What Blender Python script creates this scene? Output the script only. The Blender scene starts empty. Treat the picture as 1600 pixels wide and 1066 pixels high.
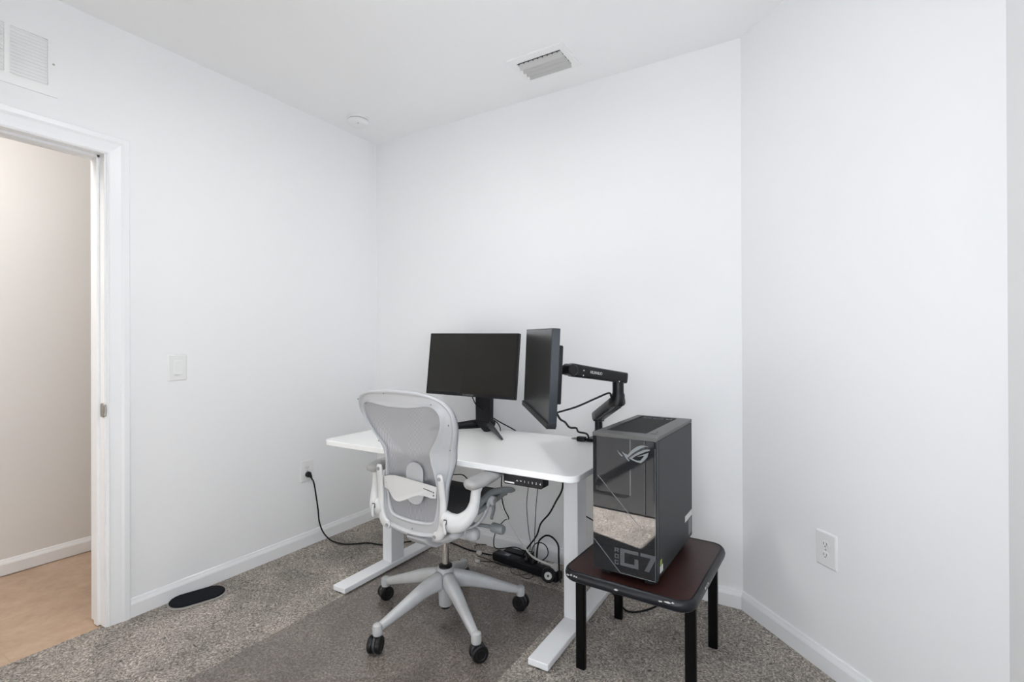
import bpy, bmesh, math
from mathutils import Vector, Matrix
PI = math.pi
sc = bpy.context.scene
C = sc.collection

# ------------------------------------------------------------------ camera
cam_d = bpy.data.cameras.new('camera'); cam = bpy.data.objects.new('camera', cam_d); C.objects.link(cam)
cam_d.sensor_width = 36.0; cam_d.lens = 771.684 / 1600 * 36.0; cam_d.clip_start = 0.02
YAW, PITCH, ROLL = 0.5429, 0.0023, -0.0035
f0 = Vector((-math.sin(YAW), math.cos(YAW), 0)); r0 = Vector((math.cos(YAW), math.sin(YAW), 0)); u0 = Vector((0, 0, 1))
fw = f0 * math.cos(PITCH) + u0 * math.sin(PITCH); up = -f0 * math.sin(PITCH) + u0 * math.cos(PITCH)
rt = r0 * math.cos(ROLL) + up * math.sin(ROLL); up = -r0 * math.sin(ROLL) + up * math.cos(ROLL)
m = Matrix((rt, up, -fw)).transposed().to_4x4(); m.translation = (2.5941, -2.4687, 1.2174)
cam.matrix_world = m
sc.camera = cam
# ------------------------------------------------------------------ colour management, world, lights
vs = sc.view_settings; vs.view_transform = 'Standard'; vs.look = 'None'; vs.gamma = 1.0; vs.use_curve_mapping = False
vs.exposure = 0.14
sc.cycles.use_denoising = True
sc.cycles.max_bounces = 10; sc.cycles.diffuse_bounces = 6; sc.cycles.sample_clamp_indirect = 4.0
sc.cycles.caustics_reflective = False; sc.cycles.caustics_refractive = False
w = bpy.data.worlds.new('sky'); sc.world = w; w.use_nodes = True
bg = w.node_tree.nodes['Background']; bg.inputs['Color'].default_value = (0.72, 0.84, 1.0, 1); bg.inputs['Strength'].default_value = 2.5

X2, HC = 2.3285, 2.604          # corner of back wall and diagonal wall; ceiling height
X3, Y3 = X2 + 0.7055, -0.7055   # diagonal wall meets the right wall
YF = -2.62                      # wall behind the camera
HX = -1.05                      # far hall wall

def light(name, kind, loc, direction, energy, color=(1, 1, 1), **kw):
    d = bpy.data.lights.new(name, kind); d.energy = energy; d.color = color
    for k, v in kw.items(): setattr(d, k, v)
    o = bpy.data.objects.new(name, d); C.objects.link(o); o.location = loc
    o.rotation_euler = Vector(direction).to_track_quat('-Z', 'Y').to_euler()
    return o
light('sun', 'SUN', (5, 0, 4), (-0.97, -0.24, -0.652), 160.0, (.995, .985, .98), angle=0.01)
# daylight at the right window; added fill light at the front one
light('daylight_right', 'AREA', (X3 - 0.03, -2.1, 1.5), (-1, 0.35, 0.5), 9.0, (.93, .965, 1), shape='RECTANGLE', size=0.74, size_y=1.15)
light('front_fill', 'AREA', (2.52, YF + 0.03, 1.0), (-.25, 1, 0.0), 6.3, (.93, .965, 1), shape='RECTANGLE', size=0.8, size_y=0.95)
light('added_lamp_light', 'AREA', (1.35, -1.45, HC - .105), (0, 0, -1), 10.0, (.985, .985, .985), shape='DISK', size=0.30)  # light of the added ceiling lamp
light('hall_daylight', 'AREA', (HX + .5, -2.6, 2.5), (0, .4, -1), 25.0, (1, .98, .96), shape='RECTANGLE', size=0.7, size_y=0.7)

# ------------------------------------------------------------------ materials
def mat(name, color, rough=0.5, metal=0.0, spec=0.5, bump=None, var=None, coat=0.0, ior=None, alpha=1.0):
    """procedural principled material; bump=(scale,strength,distance); var=(scale, colour2, detail)"""
    mt = bpy.data.materials.new(name); mt.use_nodes = True; nt = mt.node_tree; b = nt.nodes['Principled BSDF']
    col = tuple(color) + (1,)
    b.inputs['Base Color'].default_value = col; b.inputs['Roughness'].default_value = rough
    b.inputs['Metallic'].default_value = metal; b.inputs['Specular IOR Level'].default_value = spec
    b.inputs['Coat Weight'].default_value = coat; b.inputs['Alpha'].default_value = alpha
    if ior: b.inputs['IOR'].default_value = ior
    if bump or var:
        tc = nt.nodes.new('ShaderNodeTexCoord')
    if var:
        n = nt.nodes.new('ShaderNodeTexNoise'); n.inputs['Scale'].default_value = var[0]; n.inputs['Detail'].default_value = var[2] if len(var) > 2 else 3
        r = nt.nodes.new('ShaderNodeValToRGB'); r.color_ramp.elements[0].position = .3; r.color_ramp.elements[1].position = .7
        r.color_ramp.elements[0].color = col; r.color_ramp.elements[1].color = tuple(var[1]) + (1,)
        nt.links.new(tc.outputs['Object'], n.inputs['Vector']); nt.links.new(n.outputs['Fac'], r.inputs['Fac']); nt.links.new(r.outputs['Color'], b.inputs['Base Color'])
    if bump:
        n = nt.nodes.new('ShaderNodeTexNoise'); n.inputs['Scale'].default_value = bump[0]; n.inputs['Detail'].default_value = 4
        bp = nt.nodes.new('ShaderNodeBump'); bp.inputs['Strength'].default_value = bump[1]; bp.inputs['Distance'].default_value = bump[2]
        nt.links.new(tc.outputs['Object'], n.inputs['Vector']); nt.links.new(n.outputs['Fac'], bp.inputs['Height']); nt.links.new(bp.outputs['Normal'], b.inputs['Normal'])
    return mt
M = {}
M['wall'] = mat('painted_wall', (.875, .876, .876), .9, spec=.2, bump=(180, .08, .002))
M['ceil'] = mat('painted_ceiling', (.895, .896, .896), .95, spec=.1, bump=(90, .12, .003))
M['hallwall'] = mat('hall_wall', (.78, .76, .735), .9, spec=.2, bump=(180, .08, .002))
M['trim'] = mat('trim_paint', (.87, .875, .88), .35, bump=(60, .03, .001))
M['plastic'] = mat('white_plastic', (.82, .82, .81), .35, bump=(200, .02, .0005))
M['vent'] = mat('vent_enamel', (.87, .868, .86), .4, bump=(150, .03, .0005))
M['ventgrey'] = mat('vent_blade_enamel', (.55, .55, .54), .45, bump=(150, .03, .0005))
M['ventdark'] = mat('duct_dark', (.12, .115, .11), .9, bump=(30, .1, .002))
M['slot'] = mat('slot_dark', (.05, .05, .055), .6, bump=(80, .05, .0005))
M['nickel'] = mat('satin_nickel', (.42, .40, .37), .35, 1.0, bump=(200, .02, .0003))
M['deskw'] = mat('white_laminate', (.90, .90, .885), .22, bump=(350, .03, .0004))
M['deskm'] = mat('white_powder_coat', (.87, .88, .89), .4, bump=(500, .05, .0004))
M['black'] = mat('black_plastic', (.007, .007, .009), .46, spec=.2, bump=(300, .05, .0004))
M['cable'] = mat('black_cable', (.005, .005, .006), .4, spec=.25, bump=(200, .05, .0004))
M['cablew'] = mat('white_cable', (.66, .65, .62), .45, bump=(200, .05, .0004))
M['screen'] = mat('monitor_screen', (.010, .010, .008), .22, spec=.3, bump=(900, .02, .0002))
M['screen2'] = mat('monitor_screen_glossier', (.012, .012, .012), .24, spec=.6, bump=(900, .02, .0002))
M['bluegrey'] = mat('blue_grey_plastic', (.007, .012, .018), .42, spec=.4, bump=(300, .05, .0004))
M['armblk'] = mat('black_arm_coat', (.007, .007, .008), .35, spec=.28, bump=(400, .05, .0004))
M['armgrey'] = mat('dark_grey_arm_cover', (.035, .037, .04), .4, bump=(400, .05, .0004))
M['chair'] = mat('light_grey_chair_plastic', (.47, .475, .485), .42, bump=(350, .06, .0006))
M['chairw'] = mat('pale_grey_plastic', (.60, .60, .595), .42, bump=(350, .06, .0006))
M['chairm'] = mat('mid_grey_plastic', (.20, .215, .22), .45, bump=(350, .06, .0006))
M['boltgrey'] = mat('bolt_grey', (.27, .27, .28), .35, .3, bump=(300, .02, .0002))
M['padgrey'] = mat('lumbar_pad_grey', (.36, .365, .375), .5, bump=(350, .06, .0006))
M['armpad'] = mat('grey_arm_pad', (.36, .365, .37), .6, bump=(250, .12, .0008), var=(14, (.28, .27, .26)))
M['base'] = mat('grey_painted_base', (.52, .535, .55), .35, bump=(60, .05, .001), var=(9, (.42, .42, .41)))
M['steel'] = mat('brushed_steel', (.55, .52, .49), .25, 1.0, bump=(300, .03, .0003))
M['rubber'] = mat('caster_rubber', (.006, .006, .007), .38, spec=.3, bump=(200, .05, .0004))
M['tower'] = mat('tower_side_steel', (.019, .021, .024), .50, spec=.35, bump=(700, .05, .0003))
M['towertop'] = mat('tower_top_trim', (.060, .060, .060), .42, bump=(700, .05, .0003))
M['glass'] = mat('tower_front_glass', (.010, .011, .013), .015, spec=.5, ior=1.46, bump=(2, .0, .0001))
M['print'] = mat('grey_print', (.14, .155, .165), .45, bump=(300, .02, .0002))
M['printd'] = mat('dark_grey_print', (.040, .045, .052), .45, bump=(300, .02, .0002))
M['sticker'] = mat('white_sticker', (.65, .66, .64), .5, bump=(300, .02, .0002))
M['stickg'] = mat('green_sticker', (.25, .32, .06), .5, bump=(300, .02, .0002))
M['edge'] = mat('table_edge_rubber', (.006, .007, .010), .36, spec=.3, bump=(90, .1, .001))
M['chip'] = mat('chipped_edge', (.50, .50, .49), .6, bump=(90, .1, .001))
M['tleg'] = mat('black_table_leg', (.003, .003, .003), .35, spec=.12, bump=(200, .05, .0004))
M['pad'] = mat('black_pad_fabric', (.008, .009, .012), .8, spec=.1, bump=(400, .3, .001))
M['padedge'] = mat('pale_pad_edge', (.34, .32, .29), .6, bump=(400, .1, .0005))
M['logo'] = mat('white_print', (.75, .75, .75), .5, bump=(300, .02, .0002))
M['brass'] = mat('grommet_bronze', (.13, .11, .07), .4, .3, bump=(300, .02, .0002))
M['door'] = mat('closet_door_shaded', (.13, .13, .13), .5, bump=(60, .03, .001))  # door greyed down: its shade is put into the colour

def nodes(mt):
    nt = mt.node_tree; return nt, nt.nodes['Principled BSDF'], nt.nodes.new('ShaderNodeTexCoord')
# carpet: speckled cut pile with darker and lighter brushed patches
def carpet(name, k=1.0):
    mt = bpy.data.materials.new(name); mt.use_nodes = True; nt, b, tc = nodes(mt); L = nt.links.new; N = nt.nodes.new
    b.inputs['Roughness'].default_value = 1.0; b.inputs['Specular IOR Level'].default_value = .05
    # warp so the tufts lie in streaks
    nw = N('ShaderNodeTexNoise'); nw.inputs['Scale'].default_value = 14; nw.inputs['Detail'].default_value = 2
    L(tc.outputs['Object'], nw.inputs['Vector'])
    mx = N('ShaderNodeMixRGB'); mx.blend_type = 'LINEAR_LIGHT'; mx.inputs['Fac'].default_value = .03
    L(tc.outputs['Object'], mx.inputs['Color1']); L(nw.outputs['Color'], mx.inputs['Color2'])
    n1 = N('ShaderNodeTexNoise'); n1.inputs['Scale'].default_value = 125; n1.inputs['Detail'].default_value = 5; n1.inputs['Roughness'].default_value = .75
    L(mx.outputs['Color'], n1.inputs['Vector'])
    r1 = N('ShaderNodeValToRGB'); e = r1.color_ramp.elements
    e[0].position = .33; e[0].color = (.045 * k, .041 * k, .037 * k, 1); e[1].position = .66; e[1].color = (.49 * k, .458 * k, .42 * k, 1)
    x = e.new(.5); x.color = (.215 * k, .195 * k, .175 * k, 1)
    L(n1.outputs['Fac'], r1.inputs['Fac'])
    n2 = N('ShaderNodeTexNoise'); n2.inputs['Scale'].default_value = 3.4; n2.inputs['Detail'].default_value = 4; n2.inputs['Distortion'].default_value = .8
    L(tc.outputs['Object'], n2.inputs['Vector'])
    r2 = N('ShaderNodeValToRGB'); e = r2.color_ramp.elements
    e[0].position = .35; e[0].color = (.80, .80, .80, 1); e[1].position = .62; e[1].color = (1.22, 1.20, 1.19, 1)
    L(n2.outputs['Fac'], r2.inputs['Fac'])
    mm = N('ShaderNodeMixRGB'); mm.blend_type = 'MULTIPLY'; mm.inputs['Fac'].default_value = 1
    L(r1.outputs['Color'], mm.inputs['Color1']); L(r2.outputs['Color'], mm.inputs['Color2']); L(mm.outputs['Color'], b.inputs['Base Color'])
    bp = N('ShaderNodeBump'); bp.inputs['Strength'].default_value = 1.0; bp.inputs['Distance'].default_value = .010
    L(n1.outputs['Fac'], bp.inputs['Height']); L(bp.outputs['Normal'], b.inputs['Normal'])
    return mt
M['carpet'] = carpet('carpet_pile', 1.7)
def tile():
    mt = bpy.data.materials.new('beige_tile'); mt.use_nodes = True; nt, b, tc = nodes(mt); L = nt.links.new; N = nt.nodes.new
    b.inputs['Roughness'].default_value = .35
    br = N('ShaderNodeTexBrick'); br.offset = 0; br.inputs['Scale'].default_value = 1
    br.inputs['Brick Width'].default_value = .46; br.inputs['Row Height'].default_value = .46; br.inputs['Mortar Size'].default_value = .003
    L(tc.outputs['Object'], br.inputs['Vector'])
    n = N('ShaderNodeTexNoise'); n.inputs['Scale'].default_value = 6; n.inputs['Detail'].default_value = 8; n.inputs['Roughness'].default_value = .7
    L(tc.outputs['Object'], n.inputs['Vector'])
    r = N('ShaderNodeValToRGB'); e = r.color_ramp.elements
    e[0].position = .3; e[0].color = (.33, .215, .135, 1); e[1].position = .7; e[1].color = (.52, .385, .28, 1)
    L(n.outputs['Fac'], r.inputs['Fac']); L(r.outputs['Color'], br.inputs['Color1']); L(r.outputs['Color'], br.inputs['Color2'])
    br.inputs['Mortar'].default_value = (.40, .29, .20, 1)
    L(br.outputs['Color'], b.inputs['Base Color'])
    bp = N('ShaderNodeBump'); bp.inputs['Strength'].default_value = .15; bp.inputs['Distance'].default_value = .002; L(n.outputs['Fac'], bp.inputs['Height']); L(bp.outputs['Normal'], b.inputs['Normal'])
    return mt
M['tile'] = tile()
def wood():
    mt = bpy.data.materials.new('dark_mahogany_laminate'); mt.use_nodes = True; nt, b, tc = nodes(mt); L = nt.links.new; N = nt.nodes.new
    b.inputs['Roughness'].default_value = .38; b.inputs['Specular IOR Level'].default_value = .3
    mp = N('ShaderNodeMapping'); mp.inputs['Scale'].default_value = (3, 60, 3); L(tc.outputs['Object'], mp.inputs['Vector'])
    n = N('ShaderNodeTexNoise'); n.inputs['Scale'].default_value = 3; n.inputs['Detail'].default_value = 5; L(mp.outputs['Vector'], n.inputs['Vector'])
    r = N('ShaderNodeValToRGB'); e = r.color_ramp.elements
    e[0].position = .3; e[0].color = (.018, .0055, .0045, 1); e[1].position = .7; e[1].color = (.042, .014, .011, 1)
    L(n.outputs['Fac'], r.inputs['Fac']); L(r.outputs['Color'], b.inputs['Base Color'])
    return mt
M['wood'] = wood()
def striped(name, c1, c2, scale, alpha, axis='X'):
    mt = bpy.data.materials.new(name); mt.use_nodes = True; nt, b, tc = nodes(mt); L = nt.links.new; N = nt.nodes.new
    wv = N('ShaderNodeTexWave'); wv.bands_direction = axis; wv.inputs['Scale'].default_value = scale; wv.inputs['Distortion'].default_value = .15
    L(tc.outputs['Object'], wv.inputs['Vector'])
    r = N('ShaderNodeValToRGB'); r.color_ramp.elements[0].color = tuple(c1) + (1,); r.color_ramp.elements[1].color = tuple(c2) + (1,)
    L(wv.outputs['Fac'], r.inputs['Fac']); L(r.outputs['Color'], b.inputs['Base Color'])
    b.inputs['Roughness'].default_value = .55
    ma = N('ShaderNodeMapRange'); ma.inputs['To Min'].default_value = alpha[0]; ma.inputs['To Max'].default_value = alpha[1]
    L(wv.outputs['Fac'], ma.inputs['Value']); L(ma.outputs['Result'], b.inputs['Alpha'])
    bp = N('ShaderNodeBump'); bp.inputs['Strength'].default_value = .3; bp.inputs['Distance'].default_value = .001; L(wv.outputs['Fac'], bp.inputs['Height']); L(bp.outputs['Normal'], b.inputs['Normal'])
    return mt
M['mesh'] = striped('grey_back_mesh', (.25, .25, .265), (.345, .345, .36), 46, (.76, .95))
M['seatmesh'] = striped('dark_seat_mesh', (.014, .015, .018), (.028, .030, .036), 40, (.97, 1.0), 'Y')
def matmat():
    mt = bpy.data.materials.new('clear_vinyl_mat'); mt.use_nodes = True; nt = mt.node_tree; nt.nodes.clear(); L = nt.links.new; N = nt.nodes.new
    out = N('ShaderNodeOutputMaterial'); tr = N('ShaderNodeBsdfTransparent'); tr.inputs['Color'].default_value = (.985, .98, .978, 1)
    gl = N('ShaderNodeBsdfGlossy'); gl.inputs['Roughness'].default_value = .22
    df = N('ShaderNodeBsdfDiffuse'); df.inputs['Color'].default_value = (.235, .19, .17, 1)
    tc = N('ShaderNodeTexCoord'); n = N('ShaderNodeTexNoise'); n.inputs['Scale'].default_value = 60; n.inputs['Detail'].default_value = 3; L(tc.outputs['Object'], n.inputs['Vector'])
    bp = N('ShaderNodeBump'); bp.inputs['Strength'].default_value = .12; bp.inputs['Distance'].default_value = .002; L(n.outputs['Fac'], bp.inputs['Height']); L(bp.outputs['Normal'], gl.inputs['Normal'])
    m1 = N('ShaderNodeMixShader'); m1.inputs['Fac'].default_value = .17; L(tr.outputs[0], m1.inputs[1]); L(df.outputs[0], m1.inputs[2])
    lw = N('ShaderNodeLayerWeight'); pw = N('ShaderNodeMath'); pw.operation = 'POWER'; pw.inputs[1].default_value = 3.0; L(lw.outputs['Facing'], pw.inputs[0])
    fr = N('ShaderNodeMath'); fr.operation = 'MULTIPLY_ADD'; fr.inputs[1].default_value = .45; fr.inputs[2].default_value = .02; L(pw.outputs[0], fr.inputs[0])
    m2 = N('ShaderNodeMixShader'); L(fr.outputs[0], m2.inputs['Fac']); L(m1.outputs[0], m2.inputs[1]); L(gl.outputs[0], m2.inputs[2]); L(m2.outputs[0], out.inputs['Surface'])
    return mt
M['vinyl'] = matmat()
def winglass():
    mt = bpy.data.materials.new('window_glass'); mt.use_nodes = True; nt = mt.node_tree; nt.nodes.clear(); L = nt.links.new; N = nt.nodes.new
    out = N('ShaderNodeOutputMaterial'); tr = N('ShaderNodeBsdfTransparent'); gl = N('ShaderNodeBsdfGlossy'); gl.inputs['Roughness'].default_value = .02
    fr = N('ShaderNodeFresnel'); fr.inputs['IOR'].default_value = 1.3; mx = N('ShaderNodeMixShader'); L(fr.outputs[0], mx.inputs['Fac']); L(tr.outputs[0], mx.inputs[1]); L(gl.outputs[0], mx.inputs[2]); L(mx.outputs[0], out.inputs['Surface'])
    return mt
M['winglass'] = winglass()

# ------------------------------------------------------------------ helpers (all shapes are given in world coordinates)
def base_of(p):
    v = Vector((0, 0, 0))
    while p: v += Vector(p.location); p = p.parent
    return v
def link(name, verts, faces, m_, parent=None, smooth=False, bevel=0, seg=2, label=None, cat=None, group=None, kind=None):
    off = base_of(parent) if parent else Vector((0, 0, 0))
    if parent is None:
        vv = [Vector(q) for q in verts]
        off = Vector((sum(q.x for q in vv) / len(vv), sum(q.y for q in vv) / len(vv), min(q.z for q in vv))) if kind != 'structure' else off
    me = bpy.data.meshes.new(name); me.from_pydata([tuple(Vector(q) - off) for q in verts], [], faces)
    bm = bmesh.new(); bm.from_mesh(me); bmesh.ops.recalc_face_normals(bm, faces=bm.faces); bm.to_mesh(me); bm.free()
    o = bpy.data.objects.new(name, me); C.objects.link(o); me.materials.append(m_)
    if parent: o.parent = parent
    else: o.location = off
    if smooth:
        for p in me.polygons: p.use_smooth = True
    if bevel:
        b = o.modifiers.new('bevel', 'BEVEL'); b.width = bevel; b.segments = seg; b.limit_method = 'ANGLE'; b.angle_limit = .6
        for p in me.polygons: p.use_smooth = True
        b.harden_normals = True
    tagp(o, label, cat, group, kind)
    return o
def tagp(o, label=None, cat=None, group=None, kind=None):
    for k, v in (('label', label), ('category', cat), ('group', group), ('kind', kind)):
        if v: o[k] = v
    return o
def thing(name, loc, label, cat, group=None):
    o = bpy.data.objects.new(name, None); C.objects.link(o); o.location = loc; o.empty_display_size = .05
    return tagp(o, label, cat, group)
def G():  # geometry collector
    return [[], []]
def add(g, verts, faces):
    n = len(g[0]); g[0].extend(Vector(q) for q in verts); g[1].extend(tuple(i + n for i in f) for f in faces)
def gbox(g, o, u, v, w, a, b):
    """box in frame (o,u,v,w) from a=(x,y,z) to b"""
    vs_ = [o + u * x + v * y + w * z for x in (a[0], b[0]) for y in (a[1], b[1]) for z in (a[2], b[2])]
    add(g, vs_, [(0, 1, 3, 2), (4, 6, 7, 5), (0, 4, 5, 1), (2, 3, 7, 6), (0, 2, 6, 4), (1, 5, 7, 3)])
EX, EY, EZ, O0 = Vector((1, 0, 0)), Vector((0, 1, 0)), Vector((0, 0, 1)), Vector((0, 0, 0))
def abox(g, a, b): gbox(g, O0, EX, EY, EZ, a, b)
def box(name, a, b, m_, parent=None, bevel=0, **kw):
    g = G(); abox(g, a, b); return link(name, g[0], g[1], m_, parent, bevel=bevel, **kw)
def gprism(g, poly, o, u, v, n, t0, t1):
    """2-D outline in plane (u,v), extruded along n from t0 to t1"""
    k = len(poly)
    vs_ = [o + u * x + v * y + n * t0 for x, y in poly] + [o + u * x + v * y + n * t1 for x, y in poly]
    fs = [tuple(range(k)), tuple(range(2 * k - 1, k - 1, -1))] + [(i, (i + 1) % k, k + (i + 1) % k, k + i) for i in range(k)]
    add(g, vs_, fs)
def prism(name, poly, o, u, v, n, t0, t1, m_, parent=None, **kw):
    g = G(); gprism(g, poly, o, u, v, n, t0, t1); return link(name, g[0], g[1], m_, parent, **kw)
def spline(pts, n=8):
    P = [Vector(q) for q in pts]; out = []
    if len(P) < 3: return P
    for i in range(len(P) - 1):
        p0 = P[i - 1] if i else P[0] * 2 - P[1]; p1, p2 = P[i], P[i + 1]; p3 = P[i + 2] if i + 2 < len(P) else P[-1] * 2 - P[-2]
        for k in range(n):
            t = k / n
            out.append(.5 * ((2 * p1) + (p2 - p0) * t + (2 * p0 - 5 * p1 + 4 * p2 - p3) * t * t + (3 * p1 - p0 - 3 * p2 + p3) * t ** 3))
    out.append(P[-1]); return out
def lerp_list(L_, t):
    x = t * (len(L_) - 1); i = min(int(x), len(L_) - 2); return L_[i] + (L_[i + 1] - L_[i]) * (x - i)
def gtube(g, pts, r, seg=10, smooth_path=True, flat=None, ref=None, n=8, sq=1.0):
    """r: number or list; flat: list/number, second radius across ref"""
    P = spline(pts, n) if smooth_path else [Vector(q) for q in pts]
    R = r if isinstance(r, (list, tuple)) else [r, r]; F = flat if flat is not None else R; F = F if isinstance(F, (list, tuple)) else [F, F]
    base = len(g[0]); prev = None
    for i, p in enumerate(P):
        t = (P[min(i + 1, len(P) - 1)] - P[max(i - 1, 0)]).normalized()
        if ref is not None: a = (Vector(ref) - t * Vector(ref).dot(t)).normalized()
        elif prev is None:
            a = t.orthogonal().normalized()
        else: a = (prev - t * prev.dot(t)).normalized()
        prev = a; b = t.cross(a); tt = i / (len(P) - 1); ra, rb = lerp_list(R, tt), lerp_list(F, tt)
        for k in range(seg):
            th = 2 * PI * k / seg; c, s = math.cos(th), math.sin(th)
            if sq != 1.0: c = math.copysign(abs(c) ** sq, c); s = math.copysign(abs(s) ** sq, s)
            g[0].append(p + a * (ra * c) + b * (rb * s))
    for i in range(len(P) - 1):
        for k in range(seg):
            a0 = base + i * seg + k; a1 = base + i * seg + (k + 1) % seg
            g[1].append((a0, a1, a1 + seg, a0 + seg))
    g[1].append(tuple(base + k for k in range(seg))); e = base + (len(P) - 1) * seg; g[1].append(tuple(e + k for k in reversed(range(seg))))
def tube(name, pts, r, m_, parent=None, **kw):
    kk = {k: kw.pop(k) for k in ('seg', 'smooth_path', 'flat', 'ref', 'n', 'sq') if k in kw}
    g = G(); gtube(g, pts, r, **kk); return link(name, g[0], g[1], m_, parent, smooth=True, **kw)
def glathe(g, prof, o, ax, seg=28):
    """prof: list of (radius, height along ax)"""
    ax = Vector(ax).normalized(); a = ax.orthogonal().normalized(); b = ax.cross(a); base = len(g[0]); o = Vector(o)
    for r, h in prof:
        for k in range(seg):
            th = 2 * PI * k / seg; g[0].append(o + ax * h + (a * math.cos(th) + b * math.sin(th)) * r)
    for i in range(len(prof) - 1):
        for k in range(seg):
            a0 = base + i * seg + k; a1 = base + i * seg + (k + 1) % seg; g[1].append((a0, a1, a1 + seg, a0 + seg))
    g[1].append(tuple(base + k for k in range(seg))); e = base + (len(prof) - 1) * seg; g[1].append(tuple(e + k for k in reversed(range(seg))))
def lathe(name, prof, o, ax, m_, parent=None, seg=28, **kw):
    g = G(); glathe(g, prof, o, ax, seg); ob = link(name, g[0], g[1], m_, parent, smooth=True, **kw)
    md = ob.modifiers.new('edge', 'EDGE_SPLIT'); md.split_angle = .7
    return ob
def rrect(x0, y0, x1, y1, r, n=5):
    out = []
    for cx, cy, a in ((x1 - r, y1 - r, 0), (x0 + r, y1 - r, 90), (x0 + r, y0 + r, 180), (x1 - r, y0 + r, 270)):
        for k in range(n + 1):
            t = math.radians(a + 90 * k / n); out.append((cx + r * math.cos(t), cy + r * math.sin(t)))
    return out
def text(name, s, size, o, u, v, m_, parent, thick=.0004, align='CENTER', sx=1.0, sy=1.0):
    cu = bpy.data.curves.new(name, 'FONT'); cu.body = s; cu.size = size; cu.align_x = align; cu.extrude = thick / 2
    ob = bpy.data.objects.new(name, cu); C.objects.link(ob)
    dg = bpy.context.evaluated_depsgraph_get(); me = bpy.data.meshes.new_from_object(ob.evaluated_get(dg))
    C.objects.unlink(ob); bpy.data.objects.remove(ob)
    n = u.cross(v)
    for q in me.vertices:
        x, y, z = q.co; q.co = o + u * x * sx + v * y * sy + n * z - base_of(parent)
    me.name = name; res = bpy.data.objects.new(name, me); C.objects.link(res); res.parent = parent
    me.materials.clear(); me.materials.append(m_)
    return res

# ------------------------------------------------------------------ the setting
def wall_poly(name, quads, m_):
    """thick wall pieces from list of boxes in a frame"""
    g = G()
    for fr, a, b in quads: gbox(g, *fr, a, b)
    return link(name, g[0], g[1], m_, kind='structure')
W0 = (O0, EX, EY, EZ)
DL, DR, DH = -2.45, -1.558, 2.035        # door opening in the left wall
wall_poly('wall_left', [(W0, (-.12, DR, 0), (0, .12, HC)), (W0, (-.12, DL, DH), (0, DR, HC)), (W0, (-.12, YF, 0), (0, DL, HC))], M['wall'])
wall_poly('wall_back', [(W0, (0, 0, 0), (X2 + .05, .12, HC))], M['wall'])
dg_ = Vector((1, -1, 0)).normalized(); dn = Vector((1, 1, 0)).normalized()
WD = (Vector((X2, 0, 0)), dg_, dn, EZ); LD = math.hypot(.7055, .7055)
wall_poly('wall_diagonal', [(WD, (0, 0, 0), (LD, .12, HC))], M['wall'])
wy0, wy1, wz0, wz1 = -2.50, -1.72, .9, 2.1
wall_poly('wall_right', [(W0, (X3, wy1, 0), (X3 + .12, Y3 + .05, HC)), (W0, (X3, YF, 0), (X3 + .12, wy0, HC)),
    (W0, (X3, wy0, 0), (X3 + .12, wy1, wz0)), (W0, (X3, wy0, wz1), (X3 + .12, wy1, HC))], M['wall'])
fx0, fx1 = 2.10, 2.94
CD0, CD1 = .548, 1.954                      # closet door opening in the front wall
wall_poly('wall_front', [(W0, (-.12, YF - .12, 0), (CD0, YF, HC)), (W0, (CD0, YF - .12, 2.04), (CD1, YF, HC)), (W0, (CD1, YF - .12, 0), (fx0, YF, HC)),
    (W0, (fx1, YF - .12, 0), (X3 + .12, YF, HC)), (W0, (fx0, YF - .12, 0), (fx1, YF, .45)), (W0, (fx0, YF - .12, wz1), (fx1, YF, HC))], M['wall'])
wall_poly('wall_hall', [(W0, (HX - .12, -4.2, 0), (HX, 1.2, HC)), (W0, (HX, 1.2, 0), (-.12, 1.3, HC)), (W0, (HX, -4.3, 0), (-.12, -4.2, HC)),
    (W0, (-.12, -4.3, 0), (-.02, YF - .12, HC)), (W0, (-.12, .12, 0), (-.02, 1.3, HC))], M['hallwall'])
wall_poly('ceiling', [(W0, (HX - .12, -4.3, HC), (X3 + .2, 1.3, HC + .1))], M['ceil'])
wall_poly('floor', [(W0, (-.02, YF - .12, -.05), (X3 + .12, .12, 0))], M['carpet'])
wall_poly('floor', [(W0, (HX - .12, -4.3, -.06), (-.02, 1.3, -.004))], M['tile'])
def baseboard(name, o, u, n, length, h=.082, t=.014, m_=None):
    """u along the wall, n into the room"""
    prof = [(0, 0), (t, 0), (t, h * .70), (t * .8, h * .80), (t * .62, h * .86), (t * .45, h * .97), (t * .3, h), (0, h)]
    g = G(); k = len(prof)
    vs_ = [o + n * a + EZ * b for a, b in prof] + [o + u * length + n * a + EZ * b for a, b in prof]
    add(g, vs_, [tuple(range(k)), tuple(range(2 * k - 1, k - 1, -1))] + [(i, (i + 1) % k, k + (i + 1) % k, k + i) for i in range(k)])
    return link(name, g[0], g[1], m_ or M['trim'], kind='structure')
baseboard('baseboard_left', Vector((0, -1.468, 0)), EY, EX, 1.468)
baseboard('baseboard_left', Vector((0, YF, 0)), EY, EX, DL - .085 - YF)
baseboard('baseboard_back', O0, EX, -EY, X2)
baseboard('baseboard_diagonal', Vector((X2, 0, 0)), dg_, -dn, LD)
baseboard('baseboard_right', Vector((X3, YF, 0)), EY, -EX, Y3 - YF)
baseboard('baseboard_front', Vector((CD1 + .08, YF, 0)), EX, EY, X3 - CD1 - .08)
baseboard('baseboard_hall', Vector((HX, -4.2, 0)), EY, EX, 5.4)

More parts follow.
